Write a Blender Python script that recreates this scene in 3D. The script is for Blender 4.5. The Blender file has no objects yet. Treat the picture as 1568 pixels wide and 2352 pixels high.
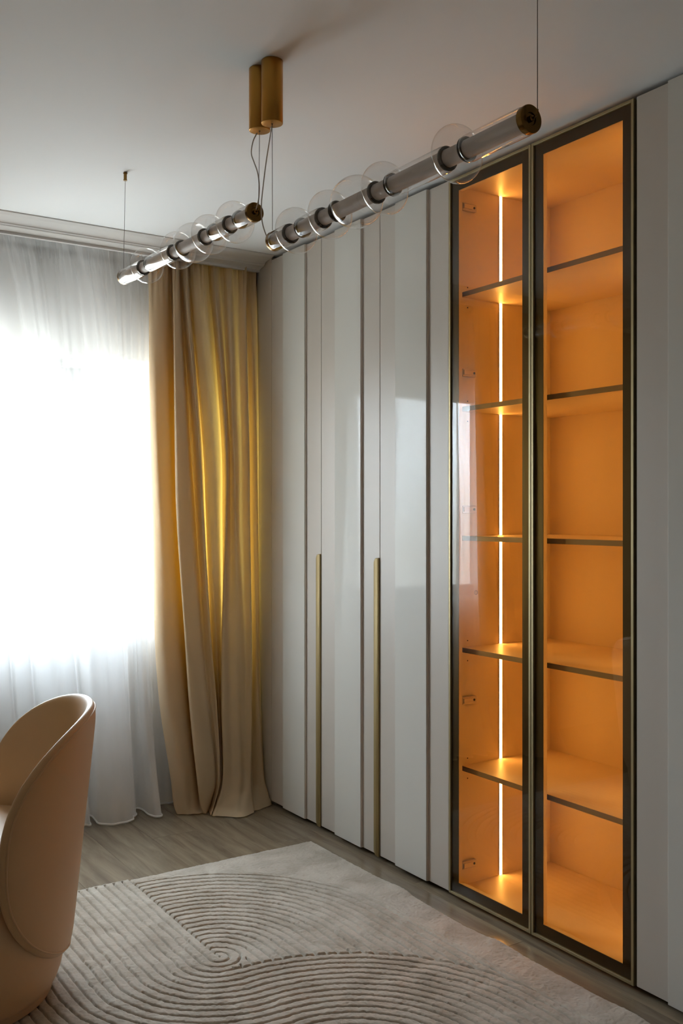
import bpy, bmesh, math, random
import numpy as np
from mathutils import Vector, Matrix

random.seed(7)
S = bpy.context.scene
C = S.collection

# ---------------------------------------------------------------- camera
CAMH = 1.42
YAW = math.radians(33.11)
FPX = 2237.0
cam_d = bpy.data.cameras.new('camera')
cam_d.sensor_fit = 'AUTO'
cam_d.sensor_width = 36.0
cam_d.lens = FPX / 2352.0 * 36.0
cam_d.shift_y = 2.0 / 2352.0
cam_d.clip_start = 0.05
cam = bpy.data.objects.new('camera', cam_d)
C.objects.link(cam)
cam.location = (0, 0, CAMH)
cam.rotation_euler = (math.radians(90), 0, -YAW)
S.camera = cam

# ---------------------------------------------------------------- world (overcast daylight)
SKY = 53.0
w = bpy.data.worlds.new('sky')
S.world = w
w.use_nodes = True
nt = w.node_tree
nt.nodes.clear()
o_ = nt.nodes.new('ShaderNodeOutputWorld')
bg = nt.nodes.new('ShaderNodeBackground')
geo = nt.nodes.new('ShaderNodeTexCoord')
sep = nt.nodes.new('ShaderNodeSeparateXYZ')
rmp = nt.nodes.new('ShaderNodeValToRGB')
mr = nt.nodes.new('ShaderNodeMapRange')
mr.inputs['From Min'].default_value = -1.0
nt.links.new(geo.outputs['Generated'], sep.inputs[0])
nt.links.new(sep.outputs['Z'], mr.inputs['Value'])
nt.links.new(mr.outputs[0], rmp.inputs[0])
cr = rmp.color_ramp
cr.elements[0].position = 0.0; cr.elements[0].color = (0.30, 0.31, 0.31, 1)
cr.elements[1].position = 1.0; cr.elements[1].color = (0.85, 0.97, 1.12, 1)
e = cr.elements.new(0.48); e.color = (0.42, 0.43, 0.43, 1)
e = cr.elements.new(0.53); e.color = (0.86, 0.96, 1.08, 1)
nt.links.new(rmp.outputs[0], bg.inputs['Color'])
bg.inputs['Strength'].default_value = SKY
nt.links.new(bg.outputs[0], o_.inputs['Surface'])

# window opening (used by portal and wall)
WX0, WX1, WZ0, WZ1 = 0.42, 2.13, 0.915, 2.17
WALL_Y = 4.58
pl = bpy.data.lights.new('window_portal', 'AREA')
pl.shape = 'RECTANGLE'
pl.size = WX1 - WX0
pl.size_y = WZ1 - WZ0
pl.cycles.is_portal = True
po = bpy.data.objects.new('window_portal', pl)
C.objects.link(po)
po.location = ((WX0 + WX1) / 2, WALL_Y + 0.22, (WZ0 + WZ1) / 2)
po.rotation_euler = (math.radians(-90), 0, 0)

S.view_settings.view_transform = 'Standard'
S.view_settings.look = 'None'
S.view_settings.gamma = 1.0
S.view_settings.exposure = 0.0
S.view_settings.use_curve_mapping = False
cy = S.cycles
cy.max_bounces = 14
cy.diffuse_bounces = 6
cy.glossy_bounces = 6
cy.transmission_bounces = 8
cy.transparent_max_bounces = 40
cy.caustics_reflective = False
cy.caustics_refractive = False
cy.sample_clamp_indirect = 6.0
cy.use_denoising = True


# ---------------------------------------------------------------- pixel helpers (used to read positions off the survey)
VD = (math.sin(YAW), math.cos(YAW))
VR = (math.cos(YAW), -math.sin(YAW))


def ony(px, py, Y):
    t = (px - 784.0) / FPX
    s = Y / (VD[1] + t * VR[1])
    return (s * (VD[0] + t * VR[0]), CAMH + (1178.0 - py) / FPX * s)


def onz(px, py, z=0.0):
    dep = FPX * (CAMH - z) / (py - 1178.0)
    lat = (px - 784.0) / FPX * dep
    return (dep * VD[0] + lat * VR[0], dep * VD[1] + lat * VR[1])


# ---------------------------------------------------------------- materials
def new_mat(name):
    m = bpy.data.materials.new(name)
    m.use_nodes = True
    m.node_tree.nodes.clear()
    out = m.node_tree.nodes.new('ShaderNodeOutputMaterial')
    return m, m.node_tree, out


def N(t, kind, **kw):
    n = t.nodes.new(kind)
    for k, v in kw.items():
        setattr(n, k, v)
    return n


def principled(name, col, rough=0.5, metal=0.0, noise=0.0, nscale=8.0, stretch=(1, 1, 1), bump=0.0, bscale=200.0,
               coat=0.0, coat_rough=0.03, sheen=0.0, spec=0.5, rand=0.0, bdist=0.001):
    m, t, out = new_mat(name)
    b = N(t, 'ShaderNodeBsdfPrincipled')
    b.inputs['Roughness'].default_value = rough
    b.inputs['Metallic'].default_value = metal
    b.inputs['Coat Weight'].default_value = coat
    b.inputs['Coat Roughness'].default_value = coat_rough
    b.inputs['Sheen Weight'].default_value = sheen
    b.inputs['Specular IOR Level'].default_value = spec
    t.links.new(b.outputs[0], out.inputs['Surface'])
    tc = N(t, 'ShaderNodeTexCoord')
    mp = N(t, 'ShaderNodeMapping')
    mp.inputs['Scale'].default_value = stretch
    t.links.new(tc.outputs['Object'], mp.inputs['Vector'])
    ns = N(t, 'ShaderNodeTexNoise')
    ns.inputs['Scale'].default_value = nscale
    ns.inputs['Detail'].default_value = 5
    t.links.new(mp.outputs[0], ns.inputs['Vector'])
    mx = N(t, 'ShaderNodeMix', data_type='RGBA')
    mx.inputs['A'].default_value = (*[c * (1 - noise) for c in col], 1)
    mx.inputs['B'].default_value = (*[min(1, c * (1 + noise)) for c in col], 1)
    t.links.new(ns.outputs['Fac'], mx.inputs['Factor'])
    t.links.new(mx.outputs['Result'], b.inputs['Base Color'])
    if bump > 0:
        n2 = N(t, 'ShaderNodeTexNoise')
        n2.inputs['Scale'].default_value = bscale
        n2.inputs['Detail'].default_value = 3
        t.links.new(mp.outputs[0], n2.inputs['Vector'])
        bp = N(t, 'ShaderNodeBump')
        bp.inputs['Strength'].default_value = bump
        bp.inputs['Distance'].default_value = bdist
        t.links.new(n2.outputs['Fac'], bp.inputs['Height'])
        t.links.new(bp.outputs[0], b.inputs['Normal'])
    return m


M = {}
M['wall'] = principled('wall_paint', (0.42, 0.41, 0.39), 0.8, noise=0.02, bump=0.05)
M['wall_warm'] = principled('wall_paint_warm', (0.70, 0.60, 0.50), 0.8, noise=0.02)
M['wall_light'] = principled('wall_paint_light', (0.82, 0.75, 0.66), 0.8, noise=0.02)
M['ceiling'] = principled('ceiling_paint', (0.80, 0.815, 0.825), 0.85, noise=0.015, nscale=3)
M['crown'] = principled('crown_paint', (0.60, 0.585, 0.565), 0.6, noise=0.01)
M['matte'] = principled('matte_lacquer', (0.485, 0.440, 0.390), 0.38, noise=0.012, nscale=2, spec=0.35)
M['gloss'] = principled('gloss_lacquer', (0.565, 0.548, 0.505), 0.06, noise=0.01, nscale=2, bump=0.35, bscale=2.2, stretch=(1, 1, 0.35), coat=0.0, bdist=0.002, spec=0.12)
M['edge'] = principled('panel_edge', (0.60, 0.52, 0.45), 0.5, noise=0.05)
M['carcass'] = principled('wardrobe_board', (0.30, 0.26, 0.22), 0.6, noise=0.05)
M['dark'] = principled('recess_shade', (0.03, 0.027, 0.024), 0.7, noise=0.1)  # near-black puts the shade of the recesses into the colour
M['brass'] = principled('satin_brass', (0.29, 0.21, 0.09), 0.58, metal=0.5, noise=0.05, nscale=20, stretch=(1, 1, 0.05))
M['brass_frame'] = principled('brushed_brass_profile', (0.36, 0.29, 0.155), 0.45, metal=0.75, noise=0.06, nscale=25, stretch=(1, 1, 0.05))
M['brass_dark'] = principled('bronze_cap', (0.20, 0.11, 0.03), 0.22, metal=1.0, noise=0.08, nscale=30)
M['canopy'] = principled('brushed_gold', (0.44, 0.22, 0.045), 0.36, metal=1.0, noise=0.08, nscale=40, stretch=(1, 1, 0.03))
M['bronze'] = principled('bronze_border', (0.012, 0.009, 0.006), 0.5, noise=0.1)
M['inner'] = principled('cabinet_laminate', (0.76, 0.62, 0.45), 0.42, noise=0.03, nscale=3, stretch=(4, 4, 1), bump=0.05, bscale=60, spec=0.3)
M['shelf_edge'] = principled('shelf_edge_band', (0.36, 0.26, 0.17), 0.5, noise=0.04)
M['hinge'] = principled('nickel_hinge', (0.55, 0.50, 0.45), 0.28, metal=1.0, noise=0.05)
M['black'] = principled('black_hole', (0.01, 0.01, 0.01), 0.6, noise=0.1)
M['opal'] = principled('opal_diffuser', (0.60, 0.54, 0.51), 0.5, noise=0.02)
M['refraction_ring'] = principled('dark_refraction_ring', (0.10, 0.095, 0.09), 0.12, metal=0.9, noise=0.05)
M['wire'] = principled('steel_wire', (0.16, 0.155, 0.15), 0.4, metal=0.8, noise=0.05)
M['cable'] = principled('clear_cable', (0.55, 0.49, 0.43), 0.35, noise=0.05)
M['leather'] = principled('cream_leather', (0.60, 0.385, 0.195), 0.46, noise=0.06, nscale=5, bump=0.12, bscale=350, sheen=0.15)
M['leather_base'] = principled('cream_leather_base', (0.50, 0.34, 0.20), 0.6, noise=0.06, nscale=5)
M['frame_white'] = principled('window_frame_white', (0.78, 0.79, 0.80), 0.4, noise=0.01)
M['rubber'] = principled('grey_gasket', (0.12, 0.12, 0.12), 0.6, noise=0.05)


def glass_mat(name, tint, ior=1.45, boost=1.0, rough=0.0, grazing=5.0):
    m, t, out = new_mat(name)
    tr = N(t, 'ShaderNodeBsdfTransparent')
    tr.inputs[0].default_value = (*tint, 1)
    gl = N(t, 'ShaderNodeBsdfGlossy')
    gl.inputs['Color'].default_value = (1, 1, 1, 1)
    gl.inputs['Roughness'].default_value = rough
    # reflectance of a thin clear sheet (Schlick), the same from both sides
    lw = N(t, 'ShaderNodeLayerWeight')
    lw.inputs['Blend'].default_value = 0.5
    pw = N(t, 'ShaderNodeMath', operation='POWER')
    pw.inputs[1].default_value = grazing
    t.links.new(lw.outputs['Facing'], pw.inputs[0])
    f0 = ((ior - 1) / (ior + 1)) ** 2
    f0 = min(1.0, 2 * f0 / (1 + f0) * boost)
    mu = N(t, 'ShaderNodeMath', operation='MULTIPLY_ADD', use_clamp=True)
    mu.inputs[1].default_value = 1 - f0
    mu.inputs[2].default_value = f0
    t.links.new(pw.outputs[0], mu.inputs[0])
    ns = N(t, 'ShaderNodeTexNoise')
    ns.inputs['Scale'].default_value = 3.0
    bp = N(t, 'ShaderNodeBump')
    bp.inputs['Strength'].default_value = 0.02
    bp.inputs['Distance'].default_value = 0.001
    t.links.new(ns.outputs['Fac'], bp.inputs['Height'])
    t.links.new(bp.outputs[0], gl.inputs['Normal'])
    mx = N(t, 'ShaderNodeMixShader')
    t.links.new(mu.outputs[0], mx.inputs[0])
    t.links.new(tr.outputs[0], mx.inputs[1])
    t.links.new(gl.outputs[0], mx.inputs[2])
    t.links.new(mx.outputs[0], out.inputs['Surface'])
    return m


def rim_darken(m, dark, power):
    t = m.node_tree
    tr = [n for n in t.nodes if n.type == 'BSDF_TRANSPARENT'][0]
    base = tuple(tr.inputs[0].default_value)
    lw = N(t, 'ShaderNodeLayerWeight')
    pw = N(t, 'ShaderNodeMath', operation='POWER')
    pw.inputs[1].default_value = power
    t.links.new(lw.outputs['Facing'], pw.inputs[0])
    mx = N(t, 'ShaderNodeMix', data_type='RGBA')
    mx.inputs['A'].default_value = base
    mx.inputs['B'].default_value = (*dark, 1)
    t.links.new(pw.outputs[0], mx.inputs['Factor'])
    t.links.new(mx.outputs['Result'], tr.inputs[0])


M['bronze_glass'] = glass_mat('bronze_tinted_glass', (0.86, 0.66, 0.38), 1.5, 0.5)
M['lamp_glass'] = glass_mat('clear_blown_glass', (0.975, 0.97, 0.965), 1.5, 1.0, grazing=4.0)
rim_darken(M['lamp_glass'], (0.22, 0.22, 0.22), 8.0)   # rim darkened in the tint to imitate refraction in thick glass
M['window_glass'] = glass_mat('window_glass', (0.93, 0.95, 0.94), 1.45, 1.3)


def fabric(name, diff, trans, tfac, see=0.0, weave=0.04, wscale=900.0):
    m, t, out = new_mat(name)
    tc = N(t, 'ShaderNodeTexCoord')
    ns = N(t, 'ShaderNodeTexNoise')
    ns.inputs['Scale'].default_value = 6.0
    t.links.new(tc.outputs['Object'], ns.inputs['Vector'])
    mx = N(t, 'ShaderNodeMix', data_type='RGBA')
    mx.inputs['A'].default_value = (*[c * (1 - weave) for c in diff], 1)
    mx.inputs['B'].default_value = (*[min(1, c * (1 + weave)) for c in diff], 1)
    t.links.new(ns.outputs['Fac'], mx.inputs['Factor'])
    df = N(t, 'ShaderNodeBsdfDiffuse')
    t.links.new(mx.outputs['Result'], df.inputs['Color'])
    tl = N(t, 'ShaderNodeBsdfTranslucent')
    tl.inputs['Color'].default_value = (*trans, 1)
    m1 = N(t, 'ShaderNodeMixShader')
    m1.inputs[0].default_value = tfac
    t.links.new(df.outputs[0], m1.inputs[1])
    t.links.new(tl.outputs[0], m1.inputs[2])
    last = m1
    if see > 0:
        tr = N(t, 'ShaderNodeBsdfTransparent')
        m2 = N(t, 'ShaderNodeMixShader')
        m2.inputs[0].default_value = see
        t.links.new(m1.outputs[0], m2.inputs[1])
        t.links.new(tr.outputs[0], m2.inputs[2])
        last = m2
    t.links.new(last.outputs[0], out.inputs['Surface'])
    return m


M['sheer'] = fabric('white_sheer', (0.90, 0.89, 0.885), (0.86, 0.86, 0.86), 0.30, see=0.38, weave=0.01)
M['sheer_hem'] = fabric('white_sheer_hem', (0.92, 0.91, 0.90), (0.9, 0.9, 0.9), 0.35, see=0.05, weave=0.01)
M['drape'] = fabric('beige_drape', (0.58, 0.455, 0.31), (1.0, 0.66, 0.13), 0.155)


def emission(name, col, strength):
    m, t, out = new_mat(name)
    em = N(t, 'ShaderNodeEmission')
    em.inputs['Color'].default_value = (*col, 1)
    em.inputs['Strength'].default_value = strength
    t.links.new(em.outputs[0], out.inputs['Surface'])
    return m


M['led'] = emission('warm_led', (1.0, 0.56, 0.165), 48.0)


def wood_floor():
    m, t, out = new_mat('oak_laminate')
    b = N(t, 'ShaderNodeBsdfPrincipled')
    t.links.new(b.outputs[0], out.inputs['Surface'])
    tc = N(t, 'ShaderNodeTexCoord')
    oi = N(t, 'ShaderNodeObjectInfo')
    cmb = N(t, 'ShaderNodeCombineXYZ')
    mu = N(t, 'ShaderNodeMath', operation='MULTIPLY')
    mu.inputs[1].default_value = 37.0
    t.links.new(oi.outputs['Random'], mu.inputs[0])
    t.links.new(mu.outputs[0], cmb.inputs[0])
    t.links.new(mu.outputs[0], cmb.inputs[1])
    va = N(t, 'ShaderNodeVectorMath', operation='ADD')
    t.links.new(tc.outputs['Object'], va.inputs[0])
    t.links.new(cmb.outputs[0], va.inputs[1])
    mp = N(t, 'ShaderNodeMapping')
    mp.inputs['Scale'].default_value = (1.0, 0.10, 1.0)
    t.links.new(va.outputs[0], mp.inputs['Vector'])
    n1 = N(t, 'ShaderNodeTexNoise')
    n1.inputs['Scale'].default_value = 26.0
    n1.inputs['Detail'].default_value = 8.0
    n1.inputs['Roughness'].default_value = 0.62
    n1.inputs['Distortion'].default_value = 0.9
    t.links.new(mp.outputs[0], n1.inputs['Vector'])
    wv = N(t, 'ShaderNodeTexWave', wave_type='BANDS', bands_direction='X')
    wv.inputs['Scale'].default_value = 4.0
    wv.inputs['Distortion'].default_value = 7.0
    wv.inputs['Detail'].default_value = 3.0
    wv.inputs['Detail Scale'].default_value = 1.3
    t.links.new(mp.outputs[0], wv.inputs['Vector'])
    ad = N(t, 'ShaderNodeMix', data_type='FLOAT')
    ad.inputs['Factor'].default_value = 0.12
    t.links.new(n1.outputs['Fac'], ad.inputs['A'])
    t.links.new(wv.outputs['Fac'], ad.inputs['B'])
    r = N(t, 'ShaderNodeValToRGB')
    r.color_ramp.elements[0].position = 0.30
    r.color_ramp.elements[0].color = (0.150, 0.115, 0.080, 1)
    r.color_ramp.elements[1].position = 0.68
    r.color_ramp.elements[1].color = (0.272, 0.214, 0.145, 1)
    t.links.new(ad.outputs['Result'], r.inputs[0])
    # knots
    vo = N(t, 'ShaderNodeTexVoronoi')
    vo.inputs['Scale'].default_value = 2.6
    mp2 = N(t, 'ShaderNodeMapping')
    mp2.inputs['Scale'].default_value = (1.0, 0.42, 1.0)
    t.links.new(va.outputs[0], mp2.inputs['Vector'])
    t.links.new(mp2.outputs[0], vo.inputs['Vector'])
    kr = N(t, 'ShaderNodeMapRange')
    kr.inputs['From Min'].default_value = 0.015
    kr.inputs['From Max'].default_value = 0.07
    kr.inputs['To Min'].default_value = 0.45
    kr.inputs['To Max'].default_value = 1.0
    t.links.new(vo.outputs['Distance'], kr.inputs['Value'])
    kx = N(t, 'ShaderNodeMix', data_type='RGBA', blend_type='MULTIPLY')
    kx.inputs['Factor'].default_value = 1.0
    t.links.new(r.outputs[0], kx.inputs['A'])
    t.links.new(kr.outputs[0], kx.inputs['B'])
    hv = N(t, 'ShaderNodeHueSaturation')
    mr_ = N(t, 'ShaderNodeMapRange')
    mr_.inputs['To Min'].default_value = 0.90
    mr_.inputs['To Max'].default_value = 1.10
    t.links.new(oi.outputs['Random'], mr_.inputs['Value'])
    t.links.new(mr_.outputs[0], hv.inputs['Value'])
    t.links.new(kx.outputs['Result'], hv.inputs['Color'])
    t.links.new(hv.outputs[0], b.inputs['Base Color'])
    b.inputs['Roughness'].default_value = 0.22
    b.inputs['Specular IOR Level'].default_value = 0.45
    bp = N(t, 'ShaderNodeBump')
    bp.inputs['Strength'].default_value = 0.15
    bp.inputs['Distance'].default_value = 0.001
    t.links.new(n1.outputs['Fac'], bp.inputs['Height'])
    t.links.new(bp.outputs[0], b.inputs['Normal'])
    return m


M['floor'] = wood_floor()


def rug_mat():
    m, t, out = new_mat('rug_pile')
    b = N(t, 'ShaderNodeBsdfPrincipled')
    b.inputs['Roughness'].default_value = 0.95
    b.inputs['Sheen Weight'].default_value = 0.25
    b.inputs['Specular IOR Level'].default_value = 0.1
    t.links.new(b.outputs[0], out.inputs['Surface'])
    tc = N(t, 'ShaderNodeTexCoord')
    n1 = N(t, 'ShaderNodeTexNoise')
    n1.inputs['Scale'].default_value = 7.0
    n1.inputs['Detail'].default_value = 7.0
    n1.inputs['Roughness'].default_value = 0.65
    n1.inputs['Distortion'].default_value = 0.5
    t.links.new(tc.outputs['Object'], n1.inputs['Vector'])
    r = N(t, 'ShaderNodeValToRGB')
    r.color_ramp.elements[0].position = 0.36
    r.color_ramp.elements[0].color = (0.365, 0.315, 0.253, 1)
    r.color_ramp.elements[1].position = 0.62
    r.color_ramp.elements[1].color = (0.51, 0.458, 0.388, 1)
    t.links.new(n1.outputs['Fac'], r.inputs[0])
    t.links.new(r.outputs[0], b.inputs['Base Color'])
    n2 = N(t, 'ShaderNodeTexNoise')
    n2.inputs['Scale'].default_value = 420.0
    n2.inputs['Detail'].default_value = 4.0
    t.links.new(tc.outputs['Object'], n2.inputs['Vector'])
    bp = N(t, 'ShaderNodeBump')
    bp.inputs['Strength'].default_value = 0.45
    bp.inputs['Distance'].default_value = 0.002
    t.links.new(n2.outputs['Fac'], bp.inputs['Height'])
    t.links.new(bp.outputs[0], b.inputs['Normal'])
    return m


M['rug'] = rug_mat()


# ---------------------------------------------------------------- mesh helpers
class MB:
    def __init__(self):
        self.v = []
        self.f = []

    def add(self, vs, fs):
        n = len(self.v)
        self.v += [tuple(p) for p in vs]
        self.f += [tuple(i + n for i in f) for f in fs]
        return self

    def box(self, x0, x1, y0, y1, z0, z1, bevel=0.0):
        if bevel <= 0:
            vs = [(x, y, z) for x in (x0, x1) for y in (y0, y1) for z in (z0, z1)]
            fs = [(0, 1, 3, 2), (4, 6, 7, 5), (0, 4, 5, 1), (2, 3, 7, 6), (0, 2, 6, 4), (1, 5, 7, 3)]
            return self.add(vs, fs)
        bm = bmesh.new()
        bmesh.ops.create_cube(bm, size=1.0)
        for v in bm.verts:
            v.co = Vector((x0 + (v.co.x + .5) * (x1 - x0), y0 + (v.co.y + .5) * (y1 - y0), z0 + (v.co.z + .5) * (z1 - z0)))
        bmesh.ops.bevel(bm, geom=list(bm.edges), offset=bevel, segments=2, affect='EDGES', profile=0.5)
        bm.verts.index_update()
        self.add([v.co[:] for v in bm.verts], [[v.index for v in f.verts] for f in bm.faces])
        bm.free()
        return self

    def lathe(self, prof, origin, axis, n=32, cap0=False, cap1=False):
        """prof: list of (s, r) along axis from origin"""
        a = Vector(axis).normalized()
        u = a.orthogonal().normalized()
        w_ = a.cross(u)
        o = Vector(origin)
        vs, fs = [], []
        for s, r in prof:
            for k in range(n):
                t = 2 * math.pi * k / n
                vs.append((o + a * s + (u * math.cos(t) + w_ * math.sin(t)) * r)[:])
        for i in range(len(prof) - 1):
            for k in range(n):
                k2 = (k + 1) % n
                fs.append((i * n + k, i * n + k2, (i + 1) * n + k2, (i + 1) * n + k))
        if cap0:
            fs.append(tuple(reversed(range(n))))
        if cap1:
            fs.append(tuple((len(prof) - 1) * n + k for k in range(n)))
        return self.add(vs, fs)

    def tube(self, pts, r, n=10, closed=False, caps=True):
        pts = [Vector(p) for p in pts]
        m = len(pts)
        vs, fs = [], []
        up = None
        for i, p in enumerate(pts):
            if closed:
                d = pts[(i + 1) % m] - pts[i - 1]
            else:
                d = pts[min(i + 1, m - 1)] - pts[max(i - 1, 0)]
            d.normalize()
            if up is None:
                up = d.orthogonal().normalized()
            up = (up - d * up.dot(d)).normalized()
            w_ = d.cross(up)
            for k in range(n):
                t = 2 * math.pi * k / n
                vs.append((p + (up * math.cos(t) + w_ * math.sin(t)) * r)[:])
        rng = m if closed else m - 1
        for i in range(rng):
            i2 = (i + 1) % m
            for k in range(n):
                k2 = (k + 1) % n
                fs.append((i * n + k, i * n + k2, i2 * n + k2, i2 * n + k))
        if caps and not closed:
            fs.append(tuple(reversed(range(n))))
            fs.append(tuple((m - 1) * n + k for k in range(n)))
        return self.add(vs, fs)

    def grid(self, pts, closed_u=False):
        """pts: list of rows of 3D points"""
        nr, nc = len(pts), len(pts[0])
        vs = [p for row in pts for p in row]
        fs = []
        for i in range(nr - 1):
            for j in range(nc if closed_u else nc - 1):
                j2 = (j + 1) % nc
                fs.append((i * nc + j, i * nc + j2, (i + 1) * nc + j2, (i + 1) * nc + j))
        return self.add(vs, fs)

    def mesh(self, name, mat, origin=(0, 0, 0), smooth=False, angle=None):
        me = bpy.data.meshes.new(name)
        ox, oy, oz = origin
        me.from_pydata([(x - ox, y - oy, z - oz) for x, y, z in self.v], [], self.f)
        bm = bmesh.new()
        bm.from_mesh(me)
        bmesh.ops.recalc_face_normals(bm, faces=bm.faces)
        bm.to_mesh(me)
        bm.free()
        me.materials.append(mat)
        if smooth:
            me.polygons.foreach_set('use_smooth', [True] * len(me.polygons))
            if angle is not None:
                me.set_sharp_from_angle(angle=math.radians(angle))
        me.update()
        return me


class Thing:
    def __init__(self, name, label, cat, loc=(0, 0, 0), group=None):
        o = bpy.data.objects.new(name, None)
        C.objects.link(o)
        o.location = loc
        o['label'] = label
        o['category'] = cat
        if group:
            o['group'] = group
        self.o = o
        self.loc = tuple(loc)

    def part(self, name, mb, mat, smooth=False, angle=35, parent=None, label=None):
        p = bpy.data.objects.new(name, mb.mesh(name, mat, self.loc, smooth, angle))
        C.objects.link(p)
        p.parent = parent or self.o
        if label:
            p['label'] = label
        return p


def struct(name, mb, mat, smooth=False, parent=None, angle=35):
    o = bpy.data.objects.new(name, mb.mesh(name, mat, (0, 0, 0), smooth, angle))
    C.objects.link(o)
    if parent:
        o.parent = parent
    else:
        o['kind'] = 'structure'
    return o


def single(name, mb, mat, label, cat, smooth=False, angle=None, group=None):
    o = bpy.data.objects.new(name, mb.mesh(name, mat, (0, 0, 0), smooth, angle))
    C.objects.link(o)
    o['label'] = label
    o['category'] = cat
    if group:
        o['group'] = group
    return o


# ---------------------------------------------------------------- room shell
XL, XR, YB, CEIL = -1.35, 2.95, -1.7, 2.668
floor = struct('floor', MB().box(XL, XR, YB, WALL_Y + 0.02, -0.10, -0.0085), M['floor'])
# planks: each one its own piece where the floor shows (beside and beyond the rug)
PW = 0.2135
plank_mesh = {}


def plank(x0, y0, y1):
    L = round(y1 - y0, 3)
    if L not in plank_mesh:
        plank_mesh[L] = MB().box(0.0004, PW - 0.0004, 0.0004, L - 0.0004, -0.008, 0.0, 0.0006).mesh('plank', M['floor'])
    p = bpy.data.objects.new('plank', plank_mesh[L])
    C.objects.link(p)
    p.location = (x0, y0, 0)
    p.parent = floor


x = 2.268 + PW
row = 0
while x > -0.6:
    x -= PW
    row += 1
    if x > 2.2:
        off = 0.34
    else:
        off = (row * 0.47) % 1.285
    y1 = WALL_Y + 0.02
    y = y1 - off if off > 0.15 else y1 - 1.285
    ylo = 0.85 if x > 1.9 else 3.0
    while True:
        y = max(y, ylo)
        if y1 - y > 0.05:
            plank(x, y, y1)
        if y <= ylo + 1e-6:
            break
        y1 = y
        y -= 1.285
struct('ceiling', MB().box(XL - 0.1, XR + 0.1, YB - 0.1, WALL_Y + 0.35, CEIL, CEIL + 0.12), M['ceiling'])
struct('wall_left', MB().box(XL - 0.1, XL, YB - 0.1, WALL_Y + 0.3, -0.1, CEIL), M['wall_light'])
struct('wall_right', MB().box(XR, XR + 0.1, YB - 0.1, WALL_Y + 0.3, -0.1, CEIL), M['wall'])
struct('wall_back', MB().box(XL, XR, YB - 0.1, YB, -0.1, CEIL), M['wall_warm'])
wt = 0.30
mb = MB()
mb.box(XL, WX0, WALL_Y, WALL_Y + wt, -0.1, CEIL)
mb.box(WX1, XR, WALL_Y, WALL_Y + wt, -0.1, CEIL)
mb.box(WX0, WX1, WALL_Y, WALL_Y + wt, -0.1, WZ0)
mb.box(WX0, WX1, WALL_Y, WALL_Y + wt, WZ1, CEIL)
struct('wall_window', mb, M['wall'])

# window: fixed pane on the left, opening sash on the right
FY0, FY1 = WALL_Y + 0.12, WALL_Y + 0.19
win = struct('window_1', MB().box(WX0, WX1, FY0, FY1, WZ1 - 0.055, WZ1, .004).box(WX0, WX1, FY0, FY1, WZ0, WZ0 + 0.055, .004)
             .box(WX0, WX0 + 0.055, FY0, FY1, WZ0, WZ1, .004).box(WX1 - 0.055, WX1, FY0, FY1, WZ0, WZ1, .004)
             .box(1.395, 1.455, FY0, FY1, WZ0, WZ1, .004), M['frame_white'])
struct('pane', MB().box(WX0 + 0.05, 1.40, FY0 + 0.03, FY0 + 0.036, WZ0 + .05, WZ1 - .05), M['window_glass'], parent=win)
sx0, sx1, sz0, sz1 = 1.452, WX1 - 0.045, WZ0 + 0.045, WZ1 - 0.04
sash = struct('sash', MB().box(sx0, sx1, FY0 - 0.02, FY0 + 0.05, sz1 - 0.085, sz1, .004).box(sx0, sx1, FY0 - 0.02, FY0 + 0.05, sz0, sz0 + 0.085, .004)
              .box(sx0, sx0 + 0.085, FY0 - 0.02, FY0 + 0.05, sz0, sz1, .004).box(sx1 - 0.085, sx1, FY0 - 0.02, FY0 + 0.05, sz0, sz1, .004),
              M['frame_white'], parent=win)
struct('sash_pane', MB().box(sx0 + .08, sx1 - .08, FY0 + 0.01, FY0 + 0.016, sz0 + .08, sz1 - .08), M['window_glass'], parent=sash)
struct('sash_handle', MB().box(sx0 + .03, sx0 + .05, FY0 - 0.05, FY0 - 0.02, 1.48, 1.52, .003).box(sx0 + .03, sx0 + .05, FY0 - 0.06, FY0 - 0.045, 1.37, 1.52, .004), M['frame_white'], parent=sash)
struct('window_sill', MB().box(WX0 - 0.05, WX1 + 0.03, WALL_Y - 0.035, FY0, WZ0 - 0.03, WZ0, .004), M['frame_white'], parent=win)

# crown moulding along the window wall
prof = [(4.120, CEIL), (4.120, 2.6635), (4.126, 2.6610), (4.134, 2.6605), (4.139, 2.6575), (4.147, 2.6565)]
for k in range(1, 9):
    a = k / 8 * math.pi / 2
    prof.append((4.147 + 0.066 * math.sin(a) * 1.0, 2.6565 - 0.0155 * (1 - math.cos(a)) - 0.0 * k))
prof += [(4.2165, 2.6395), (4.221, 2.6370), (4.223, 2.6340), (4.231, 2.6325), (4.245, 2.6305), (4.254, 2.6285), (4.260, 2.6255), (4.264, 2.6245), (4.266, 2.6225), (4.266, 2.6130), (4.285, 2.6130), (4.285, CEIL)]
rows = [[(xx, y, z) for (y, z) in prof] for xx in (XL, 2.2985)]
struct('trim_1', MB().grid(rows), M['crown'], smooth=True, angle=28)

# ---------------------------------------------------------------- wardrobe wall
DB, DT = 0.022, 2.648      # door bottom / top
X0 = 2.30                  # matte door face
XP = 2.2895                 # proud gloss panel face


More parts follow.
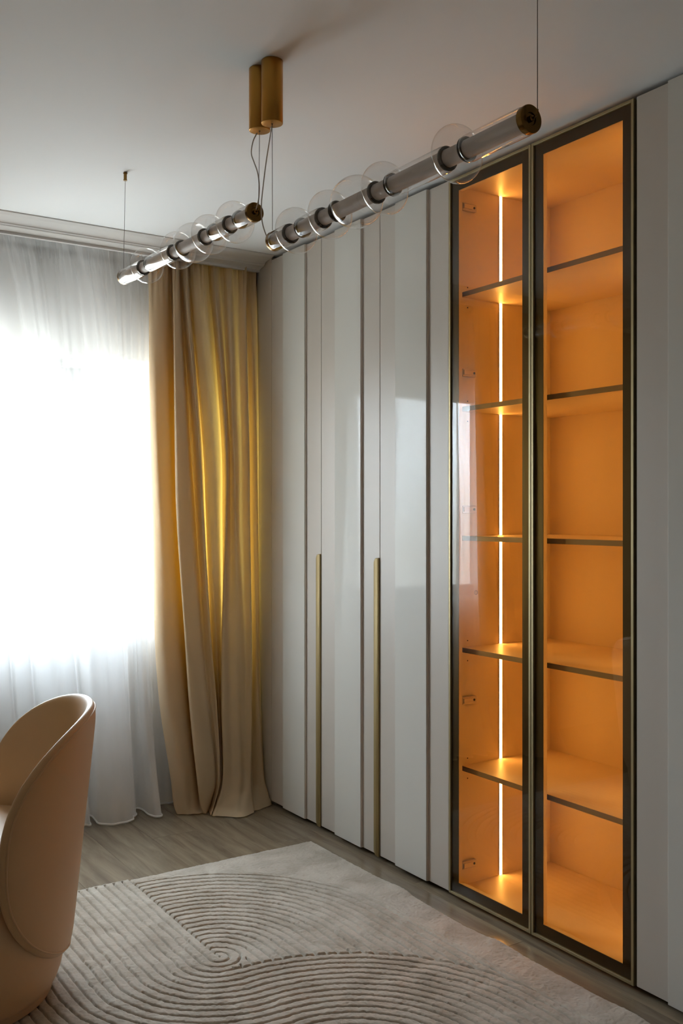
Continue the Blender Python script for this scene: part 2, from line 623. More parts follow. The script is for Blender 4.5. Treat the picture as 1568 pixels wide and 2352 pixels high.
def wardrobe_door(t, y0, y1, handle, panel_c):
    d = t.part('door', MB().box(X0, X0 + 0.018, y0 + 0.0015, y1 - 0.0015, DB, DT, .0015), M['matte'])
    g = t.part('gloss_panel', MB().box(XP, X0 - 0.0003, panel_c - 0.1005, panel_c + 0.1005, DB - 0.001, DT + 0.001, .0015), M['gloss'], parent=d,
               label='glossy pale lacquered vertical panel')
    # brownish edging on the near side of the proud panel
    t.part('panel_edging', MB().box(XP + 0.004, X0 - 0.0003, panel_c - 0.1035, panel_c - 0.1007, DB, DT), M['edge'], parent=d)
    if handle:
        hy0, hy1 = y0 + 0.0015, y0 + 0.0365
        pts = []
        r = 0.024
        zt, zb = 1.236, DB - 0.001
        out = [(hy0, zb)]
        # outline in (y,z): straight edge on the gap side, rounded outer corners
        out = [(hy0, zb - 0.004)]
        for k in range(7):
            a = -math.pi / 2 + k / 6 * math.pi / 2
            out.append((hy1 - r + r * math.cos(a), zb - 0.004 + r + r * math.sin(a)))
        for k in range(7):
            a = k / 6 * math.pi / 2
            out.append((hy1 - r + r * math.cos(a), zt - r + r * math.sin(a)))
        out.append((hy0, zt))
        n = len(out)
        vs, fs = [], []
        # slightly convex face: three layers
        for xx, ins in ((X0 - 0.0004, 0.0), (X0 - 0.006, 0.0), (X0 - 0.0095, 0.006)):
            cyy = (hy0 + hy1) / 2
            for (yy, zz) in out:
                dy = ins if yy > cyy else -ins
                dz = -ins if zz > 0.6 else ins
                vs.append((xx, yy - dy * 1.0, zz + dz * 0.6))
        for l in range(2):
            for k in range(n):
                k2 = (k + 1) % n
                fs.append((l * n + k, l * n + k2, (l + 1) * n + k2, (l + 1) * n + k))
        fs.append(tuple(2 * n + k for k in range(n)))
        fs.append(tuple(reversed(range(n))))
        t.part('handle', MB().add(vs, fs), M['brass'], parent=d, smooth=True, angle=50, label='long satin brass edge pull')
    return d


def carcass(t, y0, y1):
    t.part('carcass', MB().box(2.322, XR - 0.005, y0 + 0.001, y1 - 0.001, 0.06, DT), M['carcass'])
    t.part('plinth', MB().box(2.375, 2.42, y0 + 0.001, y1 - 0.001, 0.0, 0.06), M['dark'])
    t.part('top_filler', MB().box(2.345, 2.40, y0 + 0.001, y1 - 0.001, DT, CEIL - 0.0005), M['dark'])  # shadowed gap under the ceiling drawn as a dark strip


t = Thing('wardrobe', 'pale wardrobe with one glossy striped door beside the beige curtain', 'wardrobe', (2.6, 3.92, 0), group='built-in wardrobes')
carcass(t, 3.692, 4.149)
wardrobe_door(t, 3.692, 4.149, True, 3.921)
t = Thing('wardrobe', 'pale two-door wardrobe with glossy stripes left of the glass cabinet', 'wardrobe', (2.6, 3.24, 0), group='built-in wardrobes')
carcass(t, 2.800, 3.692)
wardrobe_door(t, 3.240, 3.692, True, 3.466)
wardrobe_door(t, 2.800, 3.240, False, 3.0225)
t = Thing('wardrobe', 'pale wardrobe door cut off by the right edge, beyond the glass cabinet', 'wardrobe', (2.6, 1.5, 0), group='built-in wardrobes')
carcass(t, 1.04, 1.934)
wardrobe_door(t, 1.482, 1.934, False, 1.7125)
wardrobe_door(t, 1.040, 1.482, False, 1.261)
t.part('end_panel', MB().box(2.30, XR - 0.005, 1.018, 1.038, 0.0, DT, .001), M['matte'])
t = Thing('filler_panel', 'narrow matte filler panel between the beige curtain and first wardrobe door', 'panel', (2.6, 4.3, 0))
t.part('face', MB().box(2.301, 2.319, 4.1505, WALL_Y - 0.002, DB, DT + 0.012, .001), M['matte'])
t.part('backing', MB().box(2.322, XR - 0.005, 4.151, WALL_Y - 0.002, 0.0, CEIL - 0.004), M['carcass'])

# ---------------------------------------------------------------- lit display cabinet
GY0, GYM, GY1 = 1.940, 2.3695, 2.799
cab = Thing('display_cabinet', 'tall display cabinet with two bronze glass doors and warm lit empty shelves', 'cabinet', (2.6, GYM, 0))
CX0, CX1 = 2.335, 2.822
IY0, IY1 = GY0 + 0.018, GY1 - 0.014
TOPZ = 2.628
cab.part('side_panel', MB().box(CX0, CX1, IY1, GY1 - 0.0005, 0.02, 2.647), M['inner'])
cab.part('side_panel', MB().box(CX0, CX1, GY0 + 0.0005, IY0, 0.02, 2.647), M['inner'])
cab.part('back_panel', MB().box(2.804, CX1, IY0, IY1, 0.02, 2.647), M['inner'])
cab.part('top_panel', MB().box(CX0, 2.803, IY0, IY1, TOPZ, 2.647), M['inner'])
cab.part('bottom_panel', MB().box(CX0, 2.803, IY0, IY1, 0.020, 0.038), M['inner'])
cab.part('plinth', MB().box(2.375, 2.42, GY0, GY1, 0.0, 0.0195), M['dark'])
cab.part('top_filler', MB().box(2.345, 2.40, GY0, GY1, 2.6475, CEIL - 0.0005), M['dark'])  # dark strip for the shadow above the cabinet
for z in (2.237, 1.813, 1.335, 0.921, 0.4825):
    sh = cab.part('shelf', MB().box(2.3475, 2.803, IY0 + 0.0005, IY1 - 0.0005, z - 0.0175, z, .0006), M['inner'])
    cab.part('edge_band', MB().box(2.3455, 2.3474, IY0 + 0.0005, IY1 - 0.0005, z - 0.0175, z), M['shelf_edge'], parent=sh, label='taupe shelf edge band')
# led profiles recessed in both side panels
zs = [TOPZ, 2.237, 1.813, 1.335, 0.921, 0.4825, 0.038]
for (ya, sgn) in ((IY1, -1), (IY0, 1)):
    for i in range(6):
        za, zb = zs[i] - (0.0175 if i else 0) - 0.0012, zs[i + 1] + 0.0012
        ls = cab.part('led_strip', MB().box(2.5335, 2.5465, min(ya, ya + sgn * 0.0022), max(ya, ya + sgn * 0.0022), zb, za), M['led'], label='glowing warm white light strip')
        cab.part('led_channel', MB().box(2.5305, 2.5332, min(ya, ya + sgn * 0.003), max(ya, ya + sgn * 0.003), zb, za)
                 .box(2.5468, 2.5495, min(ya, ya + sgn * 0.003), max(ya, ya + sgn * 0.003), zb, za), M['hinge'], parent=ls)
# hinges on both side panels
for (ya, sgn) in ((IY1, -1), (IY0, 1)):
    for z in (2.555, 1.940, 1.433, 0.724, 0.1145):
        y0, y1 = sorted((ya, ya + sgn * 0.016))
        h = cab.part('hinge', MB().box(2.340, 2.409, y0, y1, z - 0.014, z + 0.014, .004), M['hinge'], label='metal concealed hinge')
        y2, y3 = sorted((ya + sgn * 0.0158, ya + sgn * 0.021))
        cab.part('hinge_arm', MB().box(2.343, 2.385, y2, y3, z - 0.009, z + 0.009, .002), M['hinge'], parent=h)
        y4, y5 = sorted((ya + sgn * 0.0161, ya + sgn * 0.0170))
        cab.part('hinge_screw', MB().lathe([(0, .0045), (.0012, .0045)], (2.396, ya + sgn * 0.016, z), (0, sgn, 0), 12, True, True), M['black'], parent=h)
# fixing holes beside the shelves
for z in (2.237, 1.813, 0.921, 0.4825):
    for dz in (0.023, -0.052):
        cab.part('shelf_hole', MB().lathe([(0, .0026), (.0006, .0026)], (2.377, IY1, z + dz), (0, -1, 0), 10, True, True), M['black'])
cab.part('cam_lock', MB().lathe([(0, .0085), (.0008, .0085), (.0008, .0062), (.0002, .0062)], (2.418, IY1, 1.121), (0, -1, 0), 18, False, False), M['shelf_edge'])


def glass_door(y0, y1):
    y0 += 0.0015
    y1 -= 0.0015
    zb, zt = 0.019, 2.647
    bw = 0.0095
    xf = 2.2965
    d = cab.part('door', MB().box(xf, 2.318, y0, y0 + bw, zb, zt, .001).box(xf, 2.318, y1 - bw, y1, zb, zt, .001)
                 .box(xf, 2.318, y0 + bw, y1 - bw, zb, zb + bw, .001).box(xf, 2.318, y0 + bw, y1 - bw, zt - bw, zt, .001), M['brass_frame'], label='slim brass door frame')
    b = bw + 0.0375
    xa, xb = 2.3045, 2.322
    a0, a1, c0, c1 = y0 + bw, y1 - bw, zb + bw, zt - bw
    cab.part('border', MB().box(xa, xb, a0, y0 + b, c0, c1).box(xa, xb, y1 - b, a1, c0, c1)
             .box(xa, xb, y0 + b, y1 - b, c0, zb + b).box(xa, xb, y0 + b, y1 - b, zt - b, c1), M['bronze'], parent=d, label='dark bronze painted glass border')
    cab.part('reveal', MB().box(xb - 0.016, xb - 0.0005, y0 + b, y0 + b + 0.001, zb + b, zt - b).box(xb - 0.016, xb - 0.0005, y1 - b - 0.001, y1 - b, zb + b, zt - b)
             .box(xb - 0.016, xb - 0.0005, y0 + b + .001, y1 - b - .001, zb + b, zb + b + 0.001).box(xb - 0.016, xb - 0.0005, y0 + b + .001, y1 - b - .001, zt - b - 0.001, zt - b), M['inner'], parent=d)
    xg = 2.3020
    cab.part('glass_pane', MB().add([(xg, a0, c0), (xg, a1, c0), (xg, a1, c1), (xg, a0, c1)], [(0, 1, 2, 3)]), M['bronze_glass'], parent=d, label='bronze tinted glass')


glass_door(GYM, GY1)
glass_door(GY0, GYM)
cab.part('gap_shade', MB().box(2.312, 2.33, 1.9345, 1.9395, 0.02, 2.647), M['black'])  # black strip standing in for the shade inside the gap

# ---------------------------------------------------------------- linear pendants
def pendant(label, canopy_xy, p0, p1, mount_xy, cable_pts, hook0_y, hook1_y):
    """p0: canopy end of the tube, p1: free end"""
    cx_, cy_ = canopy_xy
    T = Thing('linear_pendant', label, 'pendant lamp', (cx_, cy_, CEIL), group='bubble glass linear pendants')
    can_b = CEIL - 0.174
    canopy = T.part('canopy', MB().lathe([(0.0005, .0005), (0.0005, .0297), (0.0015, .0300), (0.172, .0300), (.1732, .0292), (.1735, .0285), (.1735, .0005)], (cx_, cy_, CEIL), (0, 0, -1), 48), M['canopy'], True, 40, label='brushed brass ceiling canopy cylinder')
    T.part('cable_hole', MB().lathe([(0, .0028), (.0006, .0028)], (cx_, cy_, can_b + .0003), (0, 0, -1), 12, True, True), M['black'], parent=canopy)
    P0, P1 = Vector(p0), Vector(p1)
    ax = (P1 - P0).normalized()
    L = (P1 - P0).length
    T.part('diffuser_tube', MB().lathe([(0.006, .0005), (.006, .019), (L - .006, .019), (L - .006, .0005)], P0, ax, 32), M['opal'], True, 40, label='unlit opal diffuser tube')
    # end caps with a recessed centre and hook
    for (P, a, hy) in ((P0, -ax, hook0_y), (P1, ax, hook1_y)):
        cap = T.part('end_cap', MB().lathe([(-.010, .0005), (-.010, .0268), (0.001, .0275), (.0035, .0268), (.0035, .0125), (.001, .0115), (.001, .0005)], P, a, 40), M['brass_dark'], True, 35, label='bronze brass end cap')
        T.part('hook', MB().lathe([(0.001, .006), (.007, .006), (.008, .004), (.0085, .0005)], P, a, 16)
               .tube([P + a * .008, P + a * .014, Vector((P.x, hy, P.z + 0.004)), Vector((P.x, hy, P.z + 0.012))], .0022, 8), M['brass_dark'], True, 40, parent=cap)
    # glass cylinders
    for (s0, s1) in ((.006, .088), (.152, .253), (.552, .746), (.810, L - .006)):
        pr = [(s0, .0215), (s0 + .001, .0245), (s0 + .004, .0272), (s0 + .009, .0282), (s1 - .009, .0282), (s1 - .004, .0272), (s1 - .001, .0245), (s1, .0215)]
        T.part('glass_cylinder', MB().lathe(pr, P0, ax, 40), M['lamp_glass'], True, 60, label='clear glass sleeve')
    # blown discs
    for (c, half, R) in ((.120, .030, .0612), (.285, .030, .0612), (.4035, .050, .0625), (.520, .030, .0612), (.778, .030, .0612)):
        pr = []
        n = 22
        for k in range(n + 1):
            a = -math.pi / 2 + math.pi * k / n
            pr.append((c + half * math.sin(a), .0215 + (R - .0215) * max(0.0, math.cos(a)) ** 0.75))
        T.part('glass_disc', MB().lathe(pr, P0, ax, 48), M['lamp_glass'], True, 60, label='clear blown glass bubble')
    for s in (.0885, .1515, .2535, .318, .487, .5515, .7465, .8095):
        rr = [(s - .0045, .0195), (s - .0045, .0238), (s - .0022, .0262), (s + .0022, .0262), (s + .0045, .0238), (s + .0045, .0195)]
        T.part('refraction_ring', MB().lathe(rr, P0, ax, 32), M['refraction_ring'], True, 40)  # dark metal rings stand in for refraction at the thick glass necks
    # suspension wires, free end mount, cable
    T.part('wire', MB().tube([(P0.x, hook0_y, P0.z + .010), (cx_, cy_, can_b + .002)], .00085, 8), M['wire'], True)
    mx_, my_ = mount_xy
    T.part('wire', MB().tube([(P1.x, hook1_y, P1.z + .010), (mx_, my_, CEIL - .03)], .00085, 8), M['wire'], True)
    T.part('wire_mount', MB().lathe([(0.0005, .0005), (0.0005, .0072), (.004, .0078), (.006, .0060), (.024, .0060), (.027, .0068), (.030, .0068), (.030, .0005)], (mx_, my_, CEIL), (0, 0, -1), 20), M['brass_dark'], True, 35)
    # smooth the cable
    cp = [Vector(p) for p in cable_pts]
    sm = []
    for i in range(len(cp) - 1):
        a, b, c, d = cp[max(i - 1, 0)], cp[i], cp[i + 1], cp[min(i + 2, len(cp) - 1)]
        for k in range(8):
            u = k / 8
            sm.append(0.5 * ((2 * b) + (c - a) * u + (2 * a - 5 * b + 4 * c - d) * u * u + (3 * b - a - 3 * c + d) * u ** 3))
    sm.append(cp[-1])
    T.part('cable', MB().tube(sm, .0017, 8), M['cable'], True)


def cabpts(pxs, Y0, Y1):
    n = len(pxs)
    r = []
    for i, (a, b) in enumerate(pxs):
        Y = Y0 + (Y1 - Y0) * i / (n - 1)
        x_, z_ = ony(a, b, Y)
        r.append((x_, Y, z_))
    return r


pendant('left bubble-glass linear pendant hanging in front of the sheer curtain', (1.304, 2.421), (1.302, 2.446, 2.272), (1.288, 3.438, 2.287), (1.287, 3.424),
        cabpts([(590, 306), (581, 325), (577, 352), (583, 372), (591, 395), (595, 425), (594, 455), (588, 480)], 2.421, 2.430), 2.424, 3.446)
pendant('right bubble-glass linear pendant hanging in front of the glass cabinet', (1.309, 2.358), (1.309, 2.345, 2.167), (1.309, 1.353, 2.167), (1.309, 1.333),
        cabpts([(624, 290), (620, 315), (612, 365), (605, 420), (600, 470), (602, 510), (611, 540), (620, 554)], 2.358, 2.365), 2.356, 1.333)

# ---------------------------------------------------------------- curtains
def cat(p, t):
    """Catmull-Rom through the list p at parameter t (0..len-1)"""
    n = len(p)
    i = min(int(t), n - 2)
    u = t - i
    a, b, c, d = p[max(i - 1, 0)], p[i], p[i + 1], p[min(i + 2, n - 1)]
    return 0.5 * ((2 * b) + (c - a) * u + (2 * a - 5 * b + 4 * c - d) * u * u + (3 * b - a - 3 * c + d) * u ** 3)


def smoothlerp(p, t, k=0.6):
    n = len(p)
    i = min(int(t), n - 2)
    u = t - i
    s = u * u * (3 - 2 * u)
    u = u * (1 - k) + s * k
    return p[i] * (1 - u) + p[i + 1] * u


ROWS = [640, 1000, 1200, 1450, 1616, 1780]
def _c(*a):
    """positions at the rows, then the depth at each row (one value = the same all the way)"""
    px, ys = a[:6], a[6:]
    return (px, tuple(ys) if len(ys) == 6 else (ys[0],) * 6)


COL = [
    _c(428, 432, 440, 452, 466, 482, 4.405), _c(395, 398, 404, 420, 434, 458, 4.41), _c(362, 365, 370, 378, 392, 420, 4.40),
    _c(341, 344.5, 349, 355, 366, 390, 4.335),
    _c(357, 361, 367, 379, 391, 414, 4.272),
    _c(378, 388, 395, 411, 425, 441, 4.285),
    _c(393, 403, 409, 426, 438, 454, 4.355, 4.355, 4.36, 4.36, 4.36, 4.33),
    _c(398, 402, 407, 424, 436, 453, 4.225),
    _c(408, 424, 436, 456, 470, 488, 4.238),
    _c(414, 437, 449, 465, 480, 495, 4.345, 4.33, 4.32, 4.285, 4.27, 4.272),
    _c(421, 449, 459, 474, 489, 500, 4.25, 4.262, 4.262, 4.26, 4.256, 4.25),
    _c(428, 457, 467, 484, 498, 505, 4.248),
    _c(433, 463, 472, 482, 496, 503.5, 4.355, 4.36, 4.36, 4.37, 4.36, 4.305),
    _c(440, 467, 476, 487, 499.5, 505.5, 4.30, 4.30, 4.30, 4.315, 4.315, 4.285),
    _c(460, 484, 489, 497, 503, 508, 4.258, 4.265, 4.27, 4.29, 4.30, 4.275),
    _c(470, 500, 503, 507, 507, 510, 4.27, 4.275, 4.28, 4.31, 4.32, 4.285),
    _c(480, 508, 511, 511, 510, 512, 4.345, 4.35, 4.35, 4.36, 4.35, 4.295),
    _c(492, 518, 519, 510, 509, 512.5, 4.245, 4.255, 4.255, 4.242, 4.235, 4.235),
    _c(509, 527, 529, 527, 528, 530, 4.318, 4.298, 4.29, 4.252, 4.242, 4.24),
    _c(524, 536, 540, 545, 548, 550, 4.235, 4.242, 4.242, 4.23, 4.225, 4.22),
    _c(545, 553, 556, 562, 562, 564, 4.285, 4.268, 4.262, 4.242, 4.236, 4.232),
    _c(563, 571, 573, 578, 577, 576, 4.212, 4.212, 4.212, 4.212, 4.212, 4.215),
    _c(564, 571, 573, 578, 577, 577, 4.285, 4.285, 4.285, 4.28, 4.28, 4.275),
    _c(577, 582, 583, 587, 588, 594, 4.258, 4.250, 4.250, 4.248, 4.248, 4.245),
    _c(590, 592, 593, 595, 599, 606, 4.262, 4.255, 4.252, 4.250, 4.248, 4.235),
    _c(593, 594, 595, 597, 600, 606, 4.31, 4.31, 4.31, 4.31, 4.305, 4.30),
    _c(575, 577, 578, 582, 586, 592, 4.33, 4.335, 4.335, 4.335, 4.33, 4.32),
    _c(548, 553, 554, 560, 566, 575, 4.36, 4.362, 4.362, 4.362, 4.36, 4.35)]
HEM = [(500, 1852), (455, 1853), (425, 1855), (405.5, 1869), (425, 1871), (447, 1870), (464, 1868), (469, 1869), (474, 1868), (479, 1861), (477, 1856), (484, 1873), (481, 1864),
       (484, 1859), (487, 1862), (489, 1868), (487, 1873), (491, 1875), (508, 1875), (535, 1877), (556, 1877), (581, 1868), (584, 1863), (601, 1858), (634, 1846), (624, 1842), (605, 1846), (588, 1850)]


def drape(name, label, mirror=None):
    rows_z = [ony(470, r, 4.3)[1] for r in ROWS]
    rows_z[0] = 2.35
    cols = []
    for (pxs, Ys), hp in zip(COL, HEM):
        pts = []
        ret = Ys[0] > 4.398
        Yt = 4.325 + (Ys[0] - 4.30) * 0.30 if not ret else Ys[0]
        x0_, _ = ony(pxs[0], 640, Yt)
        pts.append(Vector((x0_, Yt, 2.66)))
        for r, pxx, Y in zip(ROWS, pxs, Ys):
            k = {1616: 0.012, 1780: 0.04}.get(r, 0.0)
            Yr = Y - k if r != 640 else (Y + Yt) / 2 + 0.004
            x_, z_ = ony(pxx, r, Yr)
            pts.append(Vector((x_, Yr, z_)))
        hx, hy = onz(hp[0], hp[1], 0.004)
        pts.append(Vector((hx, hy + 0.006, 0.045)) * 0.55 + Vector((pts[-1].x, pts[-1].y, 0.045)) * 0.45)
        pts[-1].z = 0.05
        pts.append(Vector((min(hx, 2.2995), hy, 0.005)))
        cols.append(pts)
    nr = 64
    sub = 9
    ncol = len(cols)
    grid = []
    npt = len(cols[0])
    for i in range(nr + 1):
        tt = i / nr * (npt - 1)
        rowp = [cat(c, tt) for c in cols]
        line = []
        for j in range(ncol - 1):
            for k in range(sub):
                line.append(None if False else cat(rowp, j + k / sub))
        line.append(rowp[-1])
        # gathered heading: fine pleats near the top tape
        out = []
        for q, p in enumerate(line):
            z = p.z
            amp = 0.013 * max(0.0, min(1.0, (z - 2.42) / 0.15))
            yy = p.y + amp * math.sin(q * 1.15) + 0.0022 * math.sin(q * 0.61 + z * 5.0)
            xx = min(p.x, 2.292 if z > 0.03 else 2.2995)
            if mirror is not None:
                xx = mirror - xx
            out.append((xx, yy, max(z, 0.004)))
        grid.append(out)
    o = single(name, MB().grid(grid), M['drape'], label, 'curtain', smooth=True, group='beige curtains')
    return o


drape('curtain', 'beige floor-length curtain glowing yellow where window light passes through, next to wardrobe')
drape('curtain', 'second beige curtain at the far side of the window, seen only in reflections', mirror=2.59)

# sheer: hem outline read at the floor, pencil pleats at the top
hem = []
xx = 0.62
k = 0
while xx < 1.38:
    hem.append((xx, 4.345 + (0.062 if k % 2 else -0.058) + random.uniform(-.018, .018)))
    xx += random.uniform(0.038, 0.075)
    k += 1
hem += [(1.405, 4.30), (1.432, 4.315), (1.449, 4.292), (1.462, 4.345), (1.478, 4.425), (1.500, 4.425), (1.494, 4.345), (1.492, 4.300), (1.525, 4.262), (1.561, 4.249), (1.605, 4.252), (1.640, 4.268), (1.652, 4.300), (1.668, 4.318),
        (1.684, 4.335), (1.692, 4.40), (1.722, 4.425), (1.735, 4.38), (1.730, 4.300), (1.742, 4.258), (1.762, 4.243), (1.779, 4.262), (1.788, 4.33), (1.800, 4.41), (1.835, 4.425), (1.885, 4.418), (1.93, 4.432), (1.96, 4.44)]
nh = len(hem)
sub = 5
rows = []
NZ = 46
ph = [random.uniform(-1, 1) for _ in range(nh + 2)]
for i in range(NZ + 1):
    v = i / NZ
    z = 2.655 * (1 - v) + 0.012 * v
    line = []
    for j in range(nh - 1):
        for q in range(sub):
            line.append(cat([Vector((a, b, 0)) for a, b in hem[max(0, j - 1):j + 3]], (j - max(0, j - 1)) + q / sub))
    line.append(Vector((*hem[-1], 0)))
    out = []
    fall = (v ** 0.8)
    n = len(line)
    for q, p in enumerate(line):
        s = q / (n - 1)
        # equal spacing along the tape at the top, free-hanging folds below
        xt = 0.62 + s * 1.34
        x_ = p.x * fall + xt * (1 - fall)
        near = max(0.0, min(1.0, (x_ - 1.64) / 0.07), min(1.0, (0.96 - x_) / 0.07))     # tucked behind the beige curtain
        base = 4.412 + 0.034 * near
        a = (0.30 + 0.70 * v ** 0.7) * (1 - near) + v ** 5 * near
        y_ = base + (p.y - base) * a
        x_ += 0.006 * (1 - v) * math.sin(q * 0.55)
        tape = max(0.0, min(1.0, (z - 2.45) / 0.13))
        y_ += tape * 0.011 * math.sin(q * 1.9 + 0.7 * math.sin(q * 0.37))
        y_ += (0.010 * math.sin(q * 0.83 + v * 1.5) + 0.006 * math.sin(q * 0.31 + 1.0)) * (1 - tape) * (1 - v * 0.8)
        out.append((x_, y_, z))
    rows.append(out)
sheer = Thing('sheer_curtain', 'white translucent sheer curtain in front of the bright window', 'curtain', (1.1, 4.40, 0))
sheer.part('sheer_fabric', MB().grid(rows), M['sheer'], True, None)
sheer.part('hem_cord', MB().tube([(a, b, 0.0125) for a, b, _ in rows[-1]], .0048, 6), M['sheer_hem'], True, None, label='weighted white hem')
sheer.part('heading_tape', MB().grid([[(a, b + .003, z_) for a, b, _ in rows[0]] for z_ in (2.655, 2.565)]), M['sheer'], True, None)

# ---------------------------------------------------------------- rug
def rug():
    x0, x1, y0, y1 = 0.25, 2.175, 1.30, 3.572
    st = 0.0024
    nx = int((x1 - x0) / st)
    ny = int((y1 - y0) / st)
    xs = np.linspace(x0, x1, nx)
    ys = np.linspace(y0, y1, ny)
    X, Y = np.meshgrid(xs, ys)
    xc = 1.358
    RO = 0.690
    yA, yB, yU = 2.790, 2.003, 2.790
    rng = np.random.RandomState(3)

    def vnoise(scale, seed):
        r = np.random.RandomState(seed)
        gx = int((x1 - x0) / scale) + 3
        gy = int((y1 - y0) / scale) + 3
        g = r.rand(gy, gx)
        fx = (X - x0) / scale
        fy = (Y - y0) / scale
        ix, iy = fx.astype(int), fy.astype(int)
        ux, uy = fx - ix, fy - iy
        ux = ux * ux * (3 - 2 * ux)
        uy = uy * uy * (3 - 2 * uy)
        return (g[iy, ix] * (1 - ux) * (1 - uy) + g[iy, ix + 1] * ux * (1 - uy) + g[iy + 1, ix] * (1 - ux) * uy + g[iy + 1, ix + 1] * ux * uy)

    wob = (vnoise(.05, 1) - .5) * 0.004 + (vnoise(.012, 2) - .5) * 0.0022
    rightA = np.where(Y > yA, np.hypot(X - xc, (Y - yA) * 0.925), X - xc)
    sw = np.hypot(X - xc, Y - yA)
    rightA = np.where((Y <= yA) & (sw < 0.085), sw, rightA)
    rB = np.where(Y > yB, np.hypot(X - xc, Y - yB), X - xc)
    rL = np.where(Y > yU, xc - X, np.hypot(X - xc, Y - yU))
    rL2 = np.where(Y > yU, xc - X, np.hypot(np.minimum(X - xc, 0), Y - yU))
    isL = X < xc
    inB = (~isL) & (rB < RO)
    inA = (~isL) & (~inB) & (rightA < RO)
    # lower-left: the stripes turn through a quarter circle and flow into arch B
    r = np.where(isL, rL, np.where(inB, (yU - yB) - rB, rightA))
    per = 0.0334
    rr = r + wob
    phs = (rr / per) % 1.0
    d = np.abs(phs - 0.5) * 2.0          # 1 at the groove, 0 at ridge centre
    ridge = 1.0 - d ** 7
    rim = np.minimum(np.minimum(X - x0, x1 - X), np.minimum(Y - y0, y1 - Y))
    ridge = np.where(rim < 0.012, 1.0, ridge)
    carved = isL | inB | inA
    # groove where two sets of stripes meet
    eA = np.minimum(np.abs(rB - RO), 1.0)
    groove2 = np.where((~isL) & carved, np.clip(1 - eA / 0.006, 0, 1), 0)
    eC = np.where((Y > yU + 0.03), np.abs(X - xc), 1.0)
    groove3 = np.clip(1 - eC / 0.006, 0, 1)
    eO = np.where(~isL & ~inB, np.abs(rightA - RO), 1.0)
    groove4 = np.clip(1 - eO / 0.005, 0, 1)
    Hc = 0.0025 + 0.0148 * ridge
    H = np.where(carved, Hc, 0.0135)
    for g in (groove2, groove3, groove4):
        H = H - np.clip(g, 0, 1) * 0.007
    H = np.maximum(H, 0.004)
    H += (vnoise(.010, 5) - .5) * 0.0018 + (vnoise(.0055, 6) - .5) * 0.0016 + (vnoise(.05, 8) - .5) * 0.003
    # soft waves along the loose edge beside the wardrobe
    ed = np.clip((X - 1.95) / 0.22, 0, 1) ** 1.5
    H += ed * np.clip((3.35 - Y) / 0.3, 0, 1) * (0.009 * np.clip(np.sin(Y * 11.5 - 0.6), 0, 1) ** 2 + 0.003 * (vnoise(.2, 9) - .5))
    Xd = X + ed * 0.006 * np.sin(Y * 6.3 + 1.0) * np.clip((3.3 - Y) / 0.5, 0, 1)
    # edges roll down to the floor
    m = np.minimum(np.minimum(X - x0, x1 - X), np.minimum(Y - y0, y1 - Y))
    H = H * np.clip((m + 0.003) / 0.008, 0.12, 1)
    V = np.stack([Xd, Y, H], -1).reshape(-1, 3)
    idx = np.arange(nx * ny).reshape(ny, nx)
    F = np.stack([idx[:-1, :-1], idx[:-1, 1:], idx[1:, 1:], idx[1:, :-1]], -1).reshape(-1, 4)
    me = bpy.data.meshes.new('rug')
    me.vertices.add(len(V))
    me.vertices.foreach_set('co', V.ravel())
    me.loops.add(F.size)
    me.loops.foreach_set('vertex_index', F.ravel().astype(np.int32))
    me.polygons.add(len(F))
    me.polygons.foreach_set('loop_start', np.arange(0, F.size, 4, dtype=np.int32))
    me.polygons.foreach_set('loop_total', np.full(len(F), 4, dtype=np.int32))
    me.update(calc_edges=True)
    me.validate()
    me.polygons.foreach_set('use_smooth', [True] * len(me.polygons))
    me.materials.append(M['rug'])
    o = bpy.data.objects.new('rug', me)
    C.objects.link(o)
    o['label'] = 'beige pile rug carved with sweeping arched grooves on the wooden floor'
    o['category'] = 'rug'


rug()

# ---------------------------------------------------------------- tub chair
RZ = 0.0205
chx, chy = 0.583, 2.998
PHI0 = math.radians(-11.0)
ch = Thing('tub_chair', 'rounded beige leather tub chair with a wrapped oval back, at the left edge', 'chair', (chx, chy, RZ))


def cyl(R, phi, z):
    return (chx + R * math.cos(PHI0 + phi), chy + R * math.sin(PHI0 + phi), z)


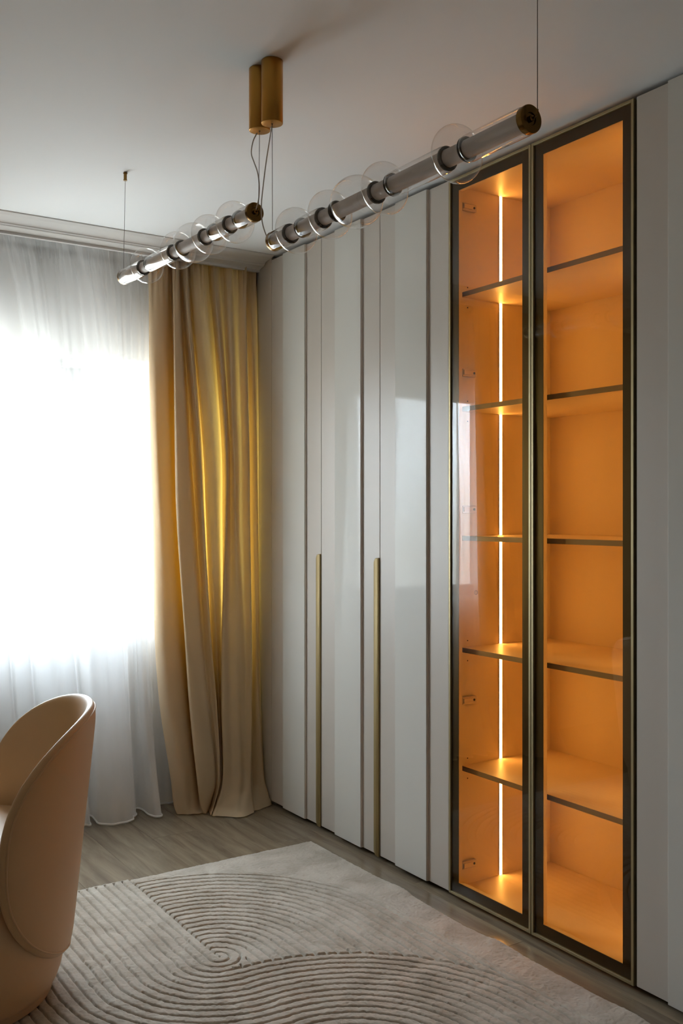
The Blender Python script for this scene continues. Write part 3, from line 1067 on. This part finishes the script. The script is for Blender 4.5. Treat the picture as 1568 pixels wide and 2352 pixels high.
ch.part('plinth', MB().lathe([(0, .296), (.004, .298), (.034, .302), (.036, .290)], (chx, chy, RZ), (0, 0, 1), 72, True, True), M['leather_base'], True, 40)
drum = [(.020, .285), (.023, .300), (.030, .307), (.045, .315), (.075, .325), (.115, .333), (.16, .3365), (.25, .3365), (.34, .334), (.40, .331), (.415, .325), (.418, .300), (.418, .001)]
ch.part('body', MB().lathe(drum, (chx, chy, RZ), (0, 0, 1), 72, True, False), M['leather'], True, 50)
seat = [(.415, .001), (.415, .300), (.420, .322), (.432, .331), (.446, .330), (.456, .322), (.461, .305), (.466, .25), (.470, .15), (.472, .001)]
st_ = ch.part('seat', MB().lathe(seat, (chx, chy, RZ), (0, 0, 1), 72), M['leather'], True, 60, label='round upholstered seat cushion')
ch.part('seat_piping', MB().tube([cyl(.3335, 2 * math.pi * k / 96, RZ + .419) for k in range(96)], .0038, 6, closed=True), M['leather'], True, None, parent=st_)

ZC, ZH, PH = 0.49, 0.362, math.radians(70.0)
nexp = 2.35


def sup(c):
    return math.copysign(abs(c) ** (2 / nexp), c)


def Rz(z):
    return 0.352 + 0.073 * max(-0.1, (z - 0.15) / 0.7)


def shell_pt(k, a, side):
    """k 0..1 from the centre to the rim, a angle round the oval, side +1 outer -1 inner"""
    phi = k * PH * sup(math.cos(a))
    z = ZC + k * ZH * sup(math.sin(a))
    th = 0.019 * (max(0.0, 1 - k ** 16) ** 0.5)
    base = Rz(z) - 0.016
    # the back curves gently inwards at the arms
    return cyl(base + side * th, phi, z)


NA, NK = 120, 26
vs, fs = [], []
ring = {}
ks = [1 - (1 - i / NK) ** 2.6 for i in range(1, NK + 1)]
for side in (1, -1):
    vs.append(shell_pt(0, 0, side))
    ring[(side, 0)] = len(vs) - 1
    for ki, kk in enumerate(ks):
        if side == -1 and ki == NK - 1:
            continue
        for a_ in range(NA):
            vs.append(shell_pt(kk, 2 * math.pi * a_ / NA, side))


def vid(side, ki, a_):
    a_ %= NA
    if ki == NK - 1:
        side = 1
    base = 1 if side == 1 else 1 + NK * NA + 1
    return base + ki * NA + a_


c_out, c_in = 0, 1 + NK * NA
for a_ in range(NA):
    fs.append((c_out, vid(1, 0, a_), vid(1, 0, a_ + 1)))
    fs.append((c_in, vid(-1, 0, a_ + 1), vid(-1, 0, a_)))
    for ki in range(NK - 1):
        fs.append((vid(1, ki, a_), vid(1, ki + 1, a_), vid(1, ki + 1, a_ + 1), vid(1, ki, a_ + 1)))
        fs.append((vid(-1, ki, a_ + 1), vid(-1, ki + 1, a_ + 1), vid(-1, ki + 1, a_), vid(-1, ki, a_)))
bk = ch.part('backrest', MB().add(vs, fs), M['leather'], True, None, label='oval wrapped leather backrest shell')
pip = []
for a_ in range(160):
    aa = 2 * math.pi * a_ / 160
    p = shell_pt(0.962, aa, 1)
    pip.append(p)
ch.part('piping', MB().tube(pip, .0030, 6, closed=True), M['leather'], True, None, parent=bk)
